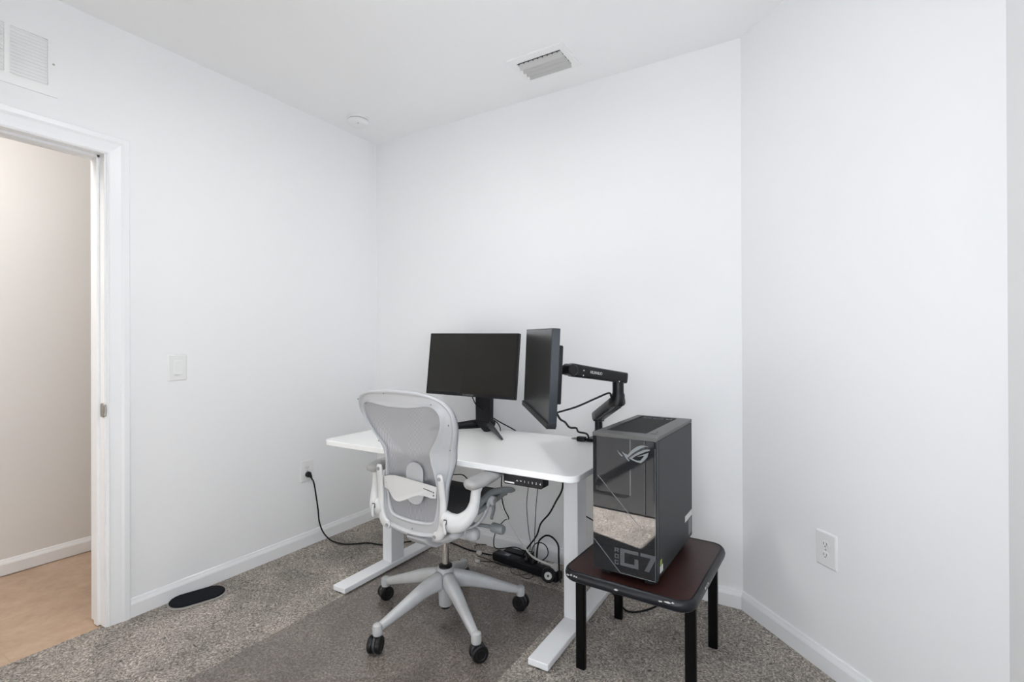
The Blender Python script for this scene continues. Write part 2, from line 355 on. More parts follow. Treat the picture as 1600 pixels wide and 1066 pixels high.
def casing(name, o, u, n, w_, h, cw=.083):
    """door casing around an opening: o bottom-left inner corner, u along, n into the room"""
    g = G()
    prof = [(0, 0), (0, .009), (.006, .013), (.012, .010), (.024, .011), (.050, .015), (.060, .020), (cw - .004, .020), (cw, .016), (cw, 0)]
    def run(path):
        rings = []
        for pt, outd in path: rings.append([pt + outd * a + n * b for a, b in prof])
        k = len(prof); vs_ = [q for r in rings for q in r]
        fs = [(i * k + j, i * k + (j + 1) % k, (i + 1) * k + (j + 1) % k, (i + 1) * k + j) for i in range(len(rings) - 1) for j in range(k)]
        add(g, vs_, fs + [tuple(range(k)), tuple(range(len(vs_) - 1, len(vs_) - k - 1, -1))])
    run([(o, -u), (o + EZ * h, -u + EZ), (o + u * w_ + EZ * h, u + EZ), (o + u * w_, u)])
    return link(name, g[0], g[1], M['trim'], kind='structure')
casing('trim_1', Vector((0, DL + .006, 0)), EY, EX, DR - DL - .0, DH - .003)
g = G()                                                           # door jamb with its stop
abox(g, (-.135, DR - .001, 0), (.004, DR + .016, DH)); abox(g, (-.135, DL - .016, 0), (.004, DL + .001, DH)); abox(g, (-.135, DL, DH - .001), (.004, DR, DH + .016))
abox(g, (-.075, DR - .012, 0), (-.040, DR, DH)); abox(g, (-.075, DL, 0), (-.040, DL + .012, DH)); abox(g, (-.075, DL, DH - .012), (-.040, DR, DH))
jam = link('trim_2', g[0], g[1], M['trim'], kind='structure', bevel=.0015)
casing('trim_3', Vector((-.12, DL + .006, 0)), EY, -EX, DR - DL, DH - .003)
sp = prism('strike_plate', rrect(-.0155, -.030, .0155, .030, .012), Vector((-.010, DR - .001, .931)), EX, EZ, -EY, 0, .004, M['nickel'],
           label='satin nickel strike plate with curved lip on the white door jamb', cat='strike plate')
tube('lip', [(.000, DR - .002, .931), (.008, DR - .004, .931), (.013, DR + .002, .931)], .0022, M['nickel'], sp, flat=.026, ref=(0, -1, 0), seg=14, n=4)

# windows (one on the right wall, one added behind the camera for fill): frame, sash bars, pane
def window(name, o, u, n, w_, h):
    r = thing(name, o, None, None); r['kind'] = 'structure'
    g = G(); t = .045
    fr = (o, u, n, EZ)
    for a, b in (((0, -.09, 0), (t, -.02, h)), ((w_ - t, -.09, 0), (w_, -.02, h)), ((t, -.09, 0), (w_ - t, -.02, t)), ((t, -.09, h - t), (w_ - t, -.02, h)), ((t, -.085, h * .5 - .02), (w_ - t, -.03, h * .5 + .02))):
        gbox(g, *fr, a, b)
    link('window_frame', g[0], g[1], M['trim'], r)
    g = G(); gbox(g, *fr, (-.03, -.12, -.03), (w_ + .03, .03, -.001)); link('window_sill', g[0], g[1], M['trim'], r, bevel=.004)
    g = G(); gbox(g, *fr, (t, -.058, t), (w_ - t, -.054, h - t)); link('window_pane', g[0], g[1], M['winglass'], r)
window('window_1', Vector((X3, wy0, wz0)), EY, -EX, wy1 - wy0, wz1 - wz0)
window('fill_window', Vector((fx1, YF, .45)), -EX, EY, fx1 - fx0, wz1 - .45)
# closet door behind the camera, seen only as a reflection in the dark glass of the computer
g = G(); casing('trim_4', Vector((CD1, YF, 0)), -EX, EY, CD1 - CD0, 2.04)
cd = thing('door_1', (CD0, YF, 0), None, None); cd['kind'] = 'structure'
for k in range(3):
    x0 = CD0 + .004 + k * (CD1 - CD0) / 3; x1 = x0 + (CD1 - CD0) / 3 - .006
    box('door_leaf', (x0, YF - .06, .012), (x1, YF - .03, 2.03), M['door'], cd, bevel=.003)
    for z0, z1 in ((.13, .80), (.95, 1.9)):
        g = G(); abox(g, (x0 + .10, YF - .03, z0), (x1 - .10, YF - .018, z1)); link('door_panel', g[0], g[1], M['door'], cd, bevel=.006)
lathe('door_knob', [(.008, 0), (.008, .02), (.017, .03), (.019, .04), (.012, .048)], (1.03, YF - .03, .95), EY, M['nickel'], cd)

# ------------------------------------------------------------------ fittings on the walls and ceiling
# return-air grille high above the door
rv = thing('return_air_grille', (0, -2.03, 2.205), 'white louvred return air grille high on the wall above the doorway', 'air vent')
g = G(); y = -1.711; secs = []
yl = -1.741
for k in range(5): secs.append((yl - .109, yl)); yl -= .125
yend = secs[-1][0] - .03
edges = [(-1.711, secs[0][1])] + [(secs[k][0], secs[k + 1][1]) for k in range(4)] + [(secs[-1][0], yend)]
for a, b in edges: abox(g, (0, min(a, b), 2.205), (.006, max(a, b), 2.459))
for a, b in secs:
    abox(g, (0, a, 2.205), (.006, b, 2.244)); abox(g, (0, a, 2.427), (.006, b, 2.459))
link('frame', g[0], g[1], M['vent'], rv, bevel=0)
for a, b in secs:
    g = G(); n_ = 14
    for k in range(n_):
        z = 2.250 + (2.422 - 2.250) * k / (n_ - 1)
        q = [(-.005, z + .0045), (.0048, z - .0045), (.0056, z - .0035), (-.0042, z + .0055)]
        gprism(g, q, Vector((0, a, 0)), EX, EZ, EY, 0, b - a)
    link('louver', g[0], g[1], M['vent'], rv)
g = G(); abox(g, (-.03, yend + .01, 2.23), (-.022, -1.73, 2.44)); link('filter', g[0], g[1], mat('filter_felt', (.16, .14, .12), .9, bump=(120, .3, .002)), rv)
lathe('screw', [(.004, 0), (.004, .001), (.002, .0018)], (.006, -1.724, 2.335), EX, M['nickel'], rv, seg=12)

# supply register in the ceiling
cv = thing('ceiling_register', (1.47, -.285, HC), 'rectangular white ceiling register with curved grey blades', 'air vent')
T_ = .006
g = G(); ax0, ax1, ay0, ay1 = 1.318, 1.622, -.400, -.178; bx0, bx1, by0, by1 = 1.350, 1.588, -.356, -.216
abox(g, (ax0, ay0, HC - T_), (bx0, ay1, HC)); abox(g, (bx1, ay0, HC - T_), (ax1, ay1, HC)); abox(g, (bx0, ay0, HC - T_), (bx1, by0, HC)); abox(g, (bx0, by1, HC - T_), (bx1, ay1, HC))
link('frame', g[0], g[1], M['vent'], cv, bevel=0)
g = G()
for k in range(4):
    y0 = by0 + .014 + k * .034
    pr = []
    for j in range(7):
        t = j / 6 * 1.2; pr.append((y0 + .026 * math.sin(t), HC - .003 - .026 * (1 - math.cos(t)) * 1.15))
    pr2 = [(a + .0012, b + .0014) for a, b in reversed(pr)]
    gprism(g, pr + pr2, Vector((bx0 + .002, 0, 0)), EY, EZ, EX, 0, bx1 - bx0 - .004)
link('blade', g[0], g[1], M['ventgrey'], cv)
g = G(); abox(g, (bx0, by0, HC - .0012), (bx1, by1, HC - .0004)); link('duct', g[0], g[1], M['ventdark'], cv)
for k in range(9): box('damper_tab', (bx0 + .012 + k * .026, by0, HC - .012), (bx0 + .016 + k * .026, by0 + .006, HC - .001), M['slot'], cv)
# smoke detector
sd = thing('smoke_detector', (.205, -.345, HC - .04), 'round white smoke detector on the ceiling near the left wall', 'smoke detector')
lathe('mounting_base', [(.069, 0), (.069, -.010), (.066, -.012)], (.205, -.345, HC), EZ, M['plastic'], sd, seg=40)
lathe('cover_gap', [(.0605, -.0112), (.0605, -.0142)], (.205, -.345, HC), EZ, M['boltgrey'], sd, seg=40)
lathe('cover', [(.058, -.011), (.059, -.0145), (.062, -.016), (.062, -.030), (.054, -.038), (.02, -.041)], (.205, -.345, HC), EZ, M['plastic'], sd, seg=40)
lathe('test_button', [(.006, -.038), (.006, -.0415), (.003, -.042)], (.228, -.365, HC), EZ, M['ventgrey'], sd, seg=14)
# added flush lamp, unseen, for light from above; placed from the monitor's shadow
cl = thing('added_ceiling_lamp', (1.35, -1.45, HC - .10), 'added round flush ceiling lamp in the middle of the room, in front of the doorway', 'lamp')
lathe('lamp_base', [(.17, 0), (.17, -.02), (.16, -.025)], (1.35, -1.45, HC), EZ, M['plastic'], cl, seg=40)
dm = mat('lamp_glass', (.9, .9, .88), .4, bump=(60, .02, .001)); dm.node_tree.nodes['Principled BSDF'].inputs['Emission Color'].default_value = (1, .98, .95, 1); dm.node_tree.nodes['Principled BSDF'].inputs['Emission Strength'].default_value = 2.0
lathe('lamp_glass', [(.16, -.025), (.158, -.05), (.14, -.075), (.09, -.092), (.03, -.099)], (1.35, -1.45, HC), EZ, dm, cl, seg=40)
# light switch
sw = thing('light_switch', (0, -1.272, 1.038), 'white rocker light switch on the left wall beside the doorway', 'light switch')
def wplate(o, u, n, w_, h, parent):
    g = G(); P0 = rrect(-w_ / 2, -h / 2, w_ / 2, h / 2, .004, 4); P1 = rrect(-w_ / 2 + .005, -h / 2 + .005, w_ / 2 - .005, h / 2 - .005, .003, 4); k = len(P0)
    vs_ = [o + u * a + EZ * b for a, b in P0] + [o + u * a + EZ * b + n * .003 for a, b in P0] + [o + u * a + EZ * b + n * .006 for a, b in P1]
    fs = [tuple(range(k)), tuple(range(3 * k - 1, 2 * k - 1, -1))] + [(r * k + i, r * k + (i + 1) % k, (r + 1) * k + (i + 1) % k, (r + 1) * k + i) for r in (0, 1) for i in range(k)]
    add(g, vs_, fs); return link('cover_plate', g[0], g[1], M['plastic'], parent)
o = Vector((0, -1.272, 1.101)); wplate(o, EY, EX, .083, .126, sw)
prism('rocker_frame', rrect(-.018, -.035, .018, .035, .002, 3), o, EY, EZ, EX, .005, .0075, M['vent'], sw)
g = G(); gprism(g, [(.0075, -.032), (.0130, -.032), (.0085, .002), (.0078, .032), (.0075, .032)], o + EY * -.0155, EX, EZ, EY, 0, .031); link('rocker', g[0], g[1], M['plastic'], sw, bevel=.0008)
# duplex outlets
def outlet(root_loc, o, u, n, label):
    r = thing('power_outlet', root_loc, label, 'outlet')
    wplate(o, u, n, .088, .128, r)
    for s in (1, -1):
        c = o + EZ * (.0195 * s)
        pr = [(.0165 * math.cos(t), .0145 * math.sin(t)) for t in [2 * PI * k / 24 for k in range(24)]]
        pr = [(a, max(-.0125, min(.0125, b))) for a, b in pr]
        f_ = prism('receptacle', pr, c, u, EZ, n, .0055, .0080, M['plastic'], r)
        g = G()
        for a in (-.0064, .0064): gbox(g, c, u, EZ, n, (a - .0011, -.002, .0078), (a + .0011, .0065, .0083))
        gprism(g, [(.0024 * math.cos(t), -.0070 + .0024 * math.sin(t)) for t in [2 * PI * k / 12 for k in range(12)]], c, u, EZ, n, .0078, .0083)
        link('slot', g[0], g[1], M['slot'], f_)
    lathe('screw', [(.003, .0055), (.003, .0068), (.001, .007)], o, n, M['nickel'], r, seg=10)
    return r
outlet((0, -.565, .386), Vector((0, -.565, .449)), -EY * -1, EX, 'white duplex outlet on the left wall with a black plug in it')
outlet((2.644, -.3155, .386), Vector((2.6440, -.3155, .4505)), -dg_ * -1, -dn, 'empty white duplex outlet on the diagonal wall at the right')

# ------------------------------------------------------------------ chair mat, carpeted floor pieces
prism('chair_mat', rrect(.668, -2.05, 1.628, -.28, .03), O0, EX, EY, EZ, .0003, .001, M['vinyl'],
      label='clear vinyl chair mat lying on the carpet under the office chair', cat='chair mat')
bp_ = thing('foot_pad', (.08, -1.225, 0), 'flat black oval pad with a pale edge, on the carpet by the left baseboard', 'pad')
pu = Vector((.30, .953, 0)).normalized(); pv = Vector((-pu.y, pu.x, 0))
bc = Vector((.096, -1.230, 0))
oval = [(.064 * math.cos(t) + (.050 if math.cos(t) > 0 else -.050), .066 * math.sin(t)) for t in [2 * PI * (k + .5) / 40 for k in range(40)]]
prism('pad_base', [(a * 1.05, b * 1.10) for a, b in oval], bc, pu, pv, EZ, .001, .010, M['padedge'], bp_, bevel=.002)
prism('pad_top', oval, bc, pu, pv, EZ, .010, .018, M['pad'], bp_, bevel=.003)

# ------------------------------------------------------------------ standing desk
dk = thing('standing_desk', (1.18, -.485, 0), 'white electric standing desk with two T shaped legs by the back wall', 'desk')
ZD = .730
top = prism('desktop', rrect(.49, -.835, 1.872, -.135, .045, 8), O0, EX, EY, EZ, ZD - .025, ZD, M['deskw'], dk, bevel=.003)
for x0, fxa in ((.598, .588), (1.681, 1.681)):
    f_ = box('foot', (fxa, -.85, .006), (fxa + .085, -.15, .032), M['deskm'], dk, bevel=.004)
    c_ = box('leg_column', (x0, -.531, .032), (x0 + .066, -.435, ZD - .06), M['deskm'], dk, bevel=.003)
    box('support_bracket', (x0 + .012, -.70, ZD - .058), (x0 + .054, -.20, ZD - .0255), M['deskm'], dk, bevel=.002)
    for yy in (-.83, -.17): lathe('leveling_foot', [(.016, 0), (.016, .006)], (fxa + .042, yy, 0), EZ, M['black'], dk, seg=16)
box('crossbar', (.664, -.515, ZD - .060), (1.681, -.46, ZD - .0255), M['deskm'], dk, bevel=.002)
box('control_box', (.95, -.44, ZD - .062), (1.20, -.34, ZD - .0255), M['black'], dk, bevel=.003)
g = G(); glathe(g, [(.004, 0), (.004, -.0015), (.002, -.002)], (1.731, -.531, .655), (0, 1, 0), 10); link('bolt', g[0], g[1], M['nickel'], dk)
g = G(); glathe(g, [(.0045, 0), (.0045, .001)], (1.866, -.80, ZD - .013), (1, -.8, 0), 10); link('bolt', g[0], g[1], M['slot'], dk)
# control panel under the front edge
cp = Vector((1.563, -.822, ZD - .0255))
pn = prism('control_panel', rrect(0, -.040, .172, 0, .008, 4), cp, EX, EZ, -EY, -.045, .006, M['black'], dk, bevel=.001)
prism('display_label', rrect(.006, -.035, .049, -.0295, .001, 2), cp, EX, EZ, -EY, .006, .0066, M['logo'], pn)
for k, s in enumerate('\u2303\u2304|1234'):
    c = cp + EX * (.062 + k * .0167) + EZ * -.021
    g = G()
    if k < 2:
        sg = 1 if k == 0 else -1
        gprism(g, [(-.004, -.002 * sg), (0, .0025 * sg), (.004, -.002 * sg), (.003, -.003 * sg), (0, .0005 * sg), (-.003, -.003 * sg)], c, EX, EZ, -EY, .006, .0066)
        link('button_icon', g[0], g[1], M['logo'], pn)
    else:
        text('button_icon', s if k > 2 else 'I', .011, c + EZ * -.004 - EY * .0064, EX, EZ, M['logo'], pn)
# grommet on the top near the monitor arm
for xx in (1.583, 1.622):
    lathe('grommet', [(.024, ZD), (.024, ZD + .002), (.018, ZD + .003), (.014, ZD + .0012), (.004, ZD + .001)], (xx, -.172, 0), EZ, M['brass'], dk, seg=24)

# ------------------------------------------------------------------ monitor on its own stand
def frame_of(c, a, t, ro):
    R = Vector((math.cos(a), math.sin(a), 0)); N = Vector((-math.sin(a), math.cos(a), 0)); U = EZ * math.cos(t) + N * math.sin(t)
    R2 = R * math.cos(ro) + U * math.sin(ro); U2 = -R * math.sin(ro) + U * math.cos(ro)
    return Vector(c), R2, U2, R2.cross(U2)      # last points out of the screen towards the viewer
MW, MH = .58, .34
mo = thing('monitor', (1.045, -.20, ZD), 'black monitor on a splayed black stand at the back left of the white desk', 'monitor')
c, R_, U_, F_ = frame_of((1.034, -.318, 1.097), .005, .116, -.012)
h = MW / 2; v_ = MH / 2
prism('monitor_housing', rrect(-h, -v_, h, v_, .004, 3), c, R_, U_, F_, -.022, 0, M['black'], mo, bevel=.0015)
prism('screen', rrect(-h + .006, -v_ + .018, h - .006, v_ - .006, .002, 2), c, R_, U_, F_, 0, .0006, M['screen'], mo)
prism('rear_cover', rrect(-.18, -.12, .18, .12, .03, 5), c, R_, U_, F_, -.055, -.022, M['black'], mo, bevel=.012, seg=3)
text('brand_lettering', 'A L I E N W A R E', .0100, c + U_ * (-v_ + .005) + F_ * .0006, R_, U_, mat('faint_grey_print', (.25, .25, .25), .5, bump=(300, .02, .0002)), mo, sx=.88)
# stand: column, two forward legs, rear foot
sx_ = 1.046
colu = prism('stand_column', [(-.045, 0), (.047, 0), (.050, .20), (.040, .36), (-.036, .36), (-.047, .20)], Vector((sx_ + .015, -.245, ZD + .045)), EX, EZ, (EY + EZ * .10).normalized(), 0, .04, M['black'], mo, bevel=.003)
prism('cable_hole', rrect(-.028, -.014, .028, .014, .004), Vector((sx_ + .022, -.2455, ZD + .115)), EX, EZ, -EY, -.002, .0008, M['cable'], colu)
box('hinge', (sx_ - .045, -.26, 1.05), (sx_ + .065, -.215, 1.12), M['black'], mo, bevel=.006)
g = G()
prism('stand_hub', [(-.049, .055), (.051, .055), (.053, .040), (.036, .0005), (.014, .0005), (-.020, .026)], Vector((sx_ + .015, -.250, ZD)), EX, EZ, EY, 0, .06, M['black'], mo, bevel=.004)
for s in (-1, 1):
    a = Vector((sx_ + .015 + s * .030, -.225, ZD + .038)); b = Vector((sx_ + s * .243, -.405, ZD + .008)) if s > 0 else Vector((sx_ - .245, -.385, ZD + .008))
    tube('stand_leg', [a, a.lerp(b, .5) + EZ * .003, b], [.026, .018, .006], M['black'] if s < 0 else M['armgrey'], mo, flat=[.020, .014, .0075], ref=(0, 0, 1), seg=4, n=3)

# ------------------------------------------------------------------ second monitor, on the arm
m2 = thing('monitor', (1.656, -.729, .91), 'black monitor held in the air by the jointed arm, turned nearly side on', 'monitor')
c2, R2_, U2_, F2_ = frame_of((1.656, -.729, 1.100), -.904, .041, -.018)
prism('monitor_housing', rrect(-h, -v_, h, v_, .003, 3), c2, R2_, U2_, F2_, -.028, 0, M['bluegrey'], m2, bevel=.0015)
prism('screen', rrect(-h + .004, -v_ + .02, h - .008, v_ - .004, .002, 2), c2, R2_, U2_, F2_, 0, .0006, M['screen2'], m2)
prism('lower_bezel', rrect(-h - .001, -v_ - .006, h + .001, -v_ + .016, .004, 3), c2, R2_, U2_, F2_, -.026, .008, M['black'], m2, bevel=.002)
prism('rear_cover', rrect(-.19, -.105, .19, .110, .006, 5), c2, R2_, U2_, F2_, -.064, -.028, M['black'], m2, bevel=.004, seg=2)

# ------------------------------------------------------------------ monitor arm
ar = thing('monitor_arm', (1.705, -.165, ZD), 'black jointed monitor arm clamped to the back right edge of the white desk', 'monitor arm')
pb = Vector((1.705, -.175, ZD))
box('clamp', (1.655, -.215, ZD + .0003), (1.755, -.128, ZD + .016), M['armblk'], ar, bevel=.003)
g = G(); abox(g, (1.665, -.1345, ZD - .075), (1.745, -.128, ZD + .004)); abox(g, (1.665, -.20, ZD - .080), (1.745, -.128, ZD - .073)); glathe(g, [(.007, ZD - .073), (.007, ZD - .0255)], (1.705, -.175, 0), EZ, 12); link('clamp_bracket', g[0], g[1], M['armblk'], ar)
lathe('pole', [(.024, .014), (.024, .05), (.019, .055), (.019, .098), (.027, .100), (.027, .118)], pb, EZ, M['armblk'], ar)
el = Vector((1.888, -.418, 0)); hd = Vector((1.775, -.668, 1.107))
a = pb + EZ * .125; b = Vector((el.x, el.y, .965)); d_ = (b - a).normalized(); side = d_.cross(EZ).normalized()
low = tube('lower_arm', [a - d_ * .012, a.lerp(b, .5), b + d_ * .004], [.031, .031, .030], M['armblk'], ar, flat=[.023, .022, .022], ref=side, seg=16, n=3, sq=.45)
tube('cable_cover', [a + d_ * .03 - EZ * .022, b - d_ * .01 - EZ * .022], .018, M['armgrey'], low, flat=.008, ref=side, seg=12, smooth_path=False, sq=.5)
lathe('elbow_joint', [(.026, .945), (.028, .955), (.028, .99), (.024, 1.0), (.024, 1.045)], el, EZ, M['armblk'], ar)
e2 = Vector((el.x, el.y, 1.066)); d2 = (hd - e2).normalized(); s2 = d2.cross(EZ).normalized()
upa = tube('upper_arm', [e2 - d2 * .038, e2, e2.lerp(hd, .5), hd - d2 * .01], [.021, .022, .023, .022], M['armblk'], ar, flat=[.024, .024, .025, .027], ref=s2, seg=16, n=3, sq=.4)
mid = e2.lerp(hd, .52); ud = s2.cross(d2).normalized(); vis = -s2 if (-s2).dot(Vector((2.59, -2.47, 1.2)) - mid) > 0 else s2
td = d2 if d2.cross(ud).dot(vis) > 0 else -d2
text('brand_lettering', 'HUANUO', .017, mid + vis * .0252 + ud * -.004 + td * -.01, td, ud, M['logo'], upa, sx=.9)
for t, zz in ((.80, .004), (.80, -.016), (.05, -.019)):
    lathe('screw', [(.0028, 0), (.0028, .001)], e2.lerp(hd, t) + vis * .0225 + ud * zz, vis, M['logo'], upa, seg=10)
hp = c2 - F2_ * .070
lathe('tilt_head', [(.020, -.026), (.024, -.022), (.024, .022), (.020, .026)], hd, s2, M['armblk'], ar, seg=24)
tube('swivel_bracket', [hd, hd.lerp(hp, .5), hp], [.018, .015, .017], M['armblk'], ar, flat=[.022, .016, .022], ref=EZ, seg=12, n=3, sq=.6)
prism('mounting_plate', rrect(-.058, -.058, .058, .058, .006), c2, R2_, U2_, F2_, -.0695, -.0645, M['armblk'], ar, bevel=.001)

# ------------------------------------------------------------------ small side table and tower
TA = -.0455; tu = Vector((math.cos(TA), math.sin(TA), 0)); tv = Vector((-tu.y, tu.x, 0)); to = Vector((1.8426, -.8909, 0)); ZT = .420
tb = thing('side_table', to + tu * .22 + tv * .26, 'small dark wood side table with a chipped black edge and four black legs', 'side table')
TWd, TDp = .4429, .5346
prism('tabletop', rrect(.008, .008, TWd - .008, TDp - .008, .045, 8), to, tu, tv, EZ, ZT - .034, ZT, M['wood'], tb)
def ring_band(g, o, u, v, P_in, P_prof, zt):
    pass
g = G(); outl = rrect(.008, .008, TWd - .008, TDp - .008, .045, 8); k = len(outl); cxm, cym = TWd / 2, TDp / 2
rings = []
for off, z in ((-.0005, ZT - .035), (.006, ZT - .035), (.012, ZT - .029), (.014, ZT - .017), (.011, ZT - .006), (.005, ZT + .001), (-.001, ZT + .0012)):
    ring = []
    for i in range(k):
        p0 = Vector(outl[i - 1] + (0,)); p1 = Vector(outl[(i + 1) % k] + (0,)); t_ = (p1 - p0).normalized(); n_ = Vector((t_.y, -t_.x, 0))
        q = Vector(outl[i] + (0,)) + n_ * off; ring.append(to + tu * q.x + tv * q.y + EZ * z)
    rings.append(ring)
vs_ = [q for r in rings for q in r]; nr = len(rings)
add(g, vs_, [(r * k + i, r * k + (i + 1) % k, ((r + 1) % nr) * k + (i + 1) % k, ((r + 1) % nr) * k + i) for r in range(nr) for i in range(k)])
eb = link('edge_band', g[0], g[1], M['edge'], tb, smooth=True)
import random
random.seed(4)
g = G()
for a, b, s, z in ((.028, -.0062, .006, -.012), (.040, -.006, .004, -.010), (.052, -.006, .003, -.011), (.060, -.006, .003, -.012), (.205, -.0062, .008, -.016), (.350, -.006, .006, -.012), (.372, -.006, .010, -.009), (.388, -.006, .004, -.006)):
    ctr = to + tu * a + tv * b + EZ * (ZT + z)
    pr = [(s * random.uniform(.7, 1.2) * math.cos(t), .0022 * random.uniform(.6, 1.3) * math.sin(t)) for t in [2 * PI * q / 9 for q in range(9)]]
    prism('chipped_spot', pr, ctr, tu, EZ, -tv, -.001, .0012, M['chip'], eb)
for a, s in ((.155, .006), (.175, .004), (.192, .004)):
    ctr = to + tu * (TWd + .0058) + tv * a + EZ * (ZT - .011)
    pr = [(s * random.uniform(.7, 1.2) * math.cos(t), .0035 * random.uniform(.6, 1.3) * math.sin(t)) for t in [2 * PI * q / 9 for q in range(9)]]
    prism('chipped_spot', pr, ctr, tv, EZ, tu, -.001, .0012, M['chip'], eb)
for lx, ly in ((1.838, -.765), (2.238, -.795), (1.848, -.372), (2.240, -.380)):
    prism('leg', rrect(0, 0, .036, .024, .006, 3), Vector((lx, ly, 0)), tu, tv, EZ, .0, ZT - .035, M['tleg'], tb)
for yy in (.12, .50):
    g = G(); gbox(g, to, tu, tv, EZ, (.04, yy, ZT - .05), (.40, yy + .01, ZT - .0352)); link('under_rail', g[0], g[1], M['tleg'], tb)

QA = -.0352; qu = Vector((math.cos(QA), math.sin(QA), 0)); qv = Vector((-qu.y, qu.x, 0)); qo = Vector((1.9521, -.8711, .443)); TW, TD, TH = .2197, .4687, .465
tw = thing('computer_tower', qo + qu * .11 + qv * .23 - EZ * .022, 'black gaming computer tower with a glass front on the side table', 'computer')
fr = (qo, qu, qv, EZ)
def tbox(name, a, b, m_, bevel=.001, parent=None, **kw):
    g = G(); gbox(g, *fr, a, b); return link(name, g[0], g[1], m_, parent or tw, bevel=bevel, **kw)
tbox('case_body', (.002, .010, .004), (TW - .002, TD, TH - .012), M['tower'], .002)
tbox('side_panel', (TW - .002, .030, .006), (TW, TD, TH - .014), M['tower'], .0008)
tbox('side_panel', (0, .030, .006), (.002, TD, TH - .014), M['tower'], .0008)
tbox('front_shell', (0, .0035, .000), (TW, .028, TH - .012), M['tower'], .0015)
tbox('side_slot', (TW - .0005, .0105, .02), (TW + .0004, .0155, TH - .05), M['slot'], 0)
fg = tbox('front_glass', (.0015, 0, .002), (TW - .0015, .0034, TH - .013), M['glass'], .0005, label='glossy black glass front')
# top: trim frame around a dark grille
g = G(); zt0, zt1 = TH - .012, TH
for a, b in (((0, 0, zt0), (TW, .062, zt1)), ((0, TD - .020, zt0), (TW, TD, zt1)), ((0, .062, zt0), (.024, TD - .020, zt1)), ((TW - .052, .062, zt0), (TW, TD - .020, zt1))): gbox(g, *fr, a, b)
tt = link('top_trim', g[0], g[1], M['towertop'], tw)
tg = tbox('top_grille', (.024, .062, zt0), (TW - .052, TD - .020, zt1 - .004), mat('grille_mesh', (.012, .012, .012), .7, spec=.2, bump=(900, .8, .001)), 0)
text('top_lettering', 'ROG', .034, qo + qu * .094 + qv * (TD - .026) + EZ * (zt1 - .0036), -qu, -qv, M['print'], tg, sx=1.7)
g = G()
for a in (.105, .118): glathe(g, [(.0035, zt1), (.0035, zt1 + .0006)], qo + qu * (TW - .030) + qv * a, EZ, 10)
link('audio_jack', g[0], g[1], M['slot'], tt)
tbox('power_button', (TW - .040, .068, zt1), (TW - .020, .088, zt1 + .0012), M['towertop'], .0005, parent=tt)
for a, b in ((.02, .03), (TW - .05, .03), (.02, TD - .06), (TW - .05, TD - .06)):
    tbox('case_foot', (a, b, -.0222), (a + .03, b + .03, .002), M['black'], .002)
# printing on the glass
def decal(name, polys, m_, parent=fg):
    g = G()
    for P in polys: gprism(g, P, qo, qu, EZ, -qv, .0002, .0006)
    return link(name, g[0], g[1], m_, parent)
def strip(a, b, w_):
    a = Vector(a); b = Vector(b); d = (b - a).normalized(); n = Vector((-d.y, d.x)) * w_ / 2
    return [tuple(a - n), tuple(b - n), tuple(b + n), tuple(a + n)]
decal('silver_line', [strip((.0189, .320), (.161, .174), .0018)], M['print'])
decal('silver_line', [strip((.003, .102), (.0979, .0055), .0018), strip((.0979, .0055), (.2165, .0045), .0014), strip((.2160, .0045), (.2160, .43), .0010)], M['print'])
decal('emblem', [
    [(.126, .4005), (.1359, .4145), (.1469, .424), (.158, .432), (.170, .4365), (.180, .4375), (.194, .437), (.183, .4335), (.170, .427), (.155, .417), (.1429, .408), (.1309, .397), (.1245, .391)],
    [(.1049, .4095), (.116, .4035), (.126, .4005), (.1245, .391), (.1315, .383), (.130, .3795), (.1219, .386), (.1135, .398)],
    [(.130, .3900), (.1449, .402), (.159, .413), (.175, .421), (.188, .426), (.2, .427), (.199, .423), (.183, .4165), (.164, .407), (.1509, .3995), (.1409, .3915)],
    [(.130, .3900), (.1409, .3915), (.1509, .3870), (.160, .386), (.169, .388), (.178, .386), (.169, .379), (.155, .381), (.142, .385)],
    [(.158, .399), (.173, .406), (.195, .416), (.191, .401), (.178, .386), (.169, .388), (.171, .392), (.177, .398), (.180, .405), (.170, .4015)],
    [(.0889, .4125), (.0979, .4035), (.1109, .395), (.1049, .393), (.0959, .400)]], M['print'])
decal('model_lettering', [
    [(.0979, .087), (.160, .087), (.160, .076), (.1129, .076), (.0979, .076)], [(.0979, .076), (.1129, .076), (.1129, .042), (.0979, .042)], [(.0979, .042), (.160, .042), (.160, .031), (.0979, .031)],
    [(.1469, .062), (.160, .062), (.160, .042), (.1469, .042)],
    [(.167, .087), (.2155, .087), (.2155, .076), (.167, .076)], [(.2155, .076), (.2005, .076), (.180, .031), (.195, .031), (.2155, .074)]], M['printd'])
def blk(x, y, cells, s=.0036):
    return [[(x + a * s, y + b * s), (x + (a + c_) * s, y + b * s), (x + (a + c_) * s, y + (b + d) * s), (x + a * s, y + (b + d) * s)] for a, b, c_, d in cells]
decal('small_lettering',
    blk(.0785, .0715, [(0, 0, 1, 4), (1, 3, 3, 1), (3, 2, 1, 1), (1, 1.4, 2.4, .7), (2.8, 0, 1, 1.4)]) +
    blk(.0785, .0510, [(0, 0, 1, 4), (3, 0, 1, 4), (1, 3, 2, 1), (1, 0, 2, 1)]) +
    blk(.0785, .0305, [(0, 0, 1, 4), (1, 3, 3, 1), (1, 0, 3, 1), (3, 1, 1, 1)]), M['printd'])
g = G(); gbox(g, *fr, (TW, .035, .018), (TW + .0006, .068, .040)); link('white_sticker', g[0], g[1], M['sticker'], tw)
g = G(); gbox(g, *fr, (TW, .036, .041), (TW + .0006, .058, .060)); link('green_sticker', g[0], g[1], M['stickg'], tw)
g = G(); gbox(g, *fr, (TW, TD - .11, .085), (TW + .0006, TD - .004, .108)); link('white_sticker', g[0], g[1], M['sticker'], tw)
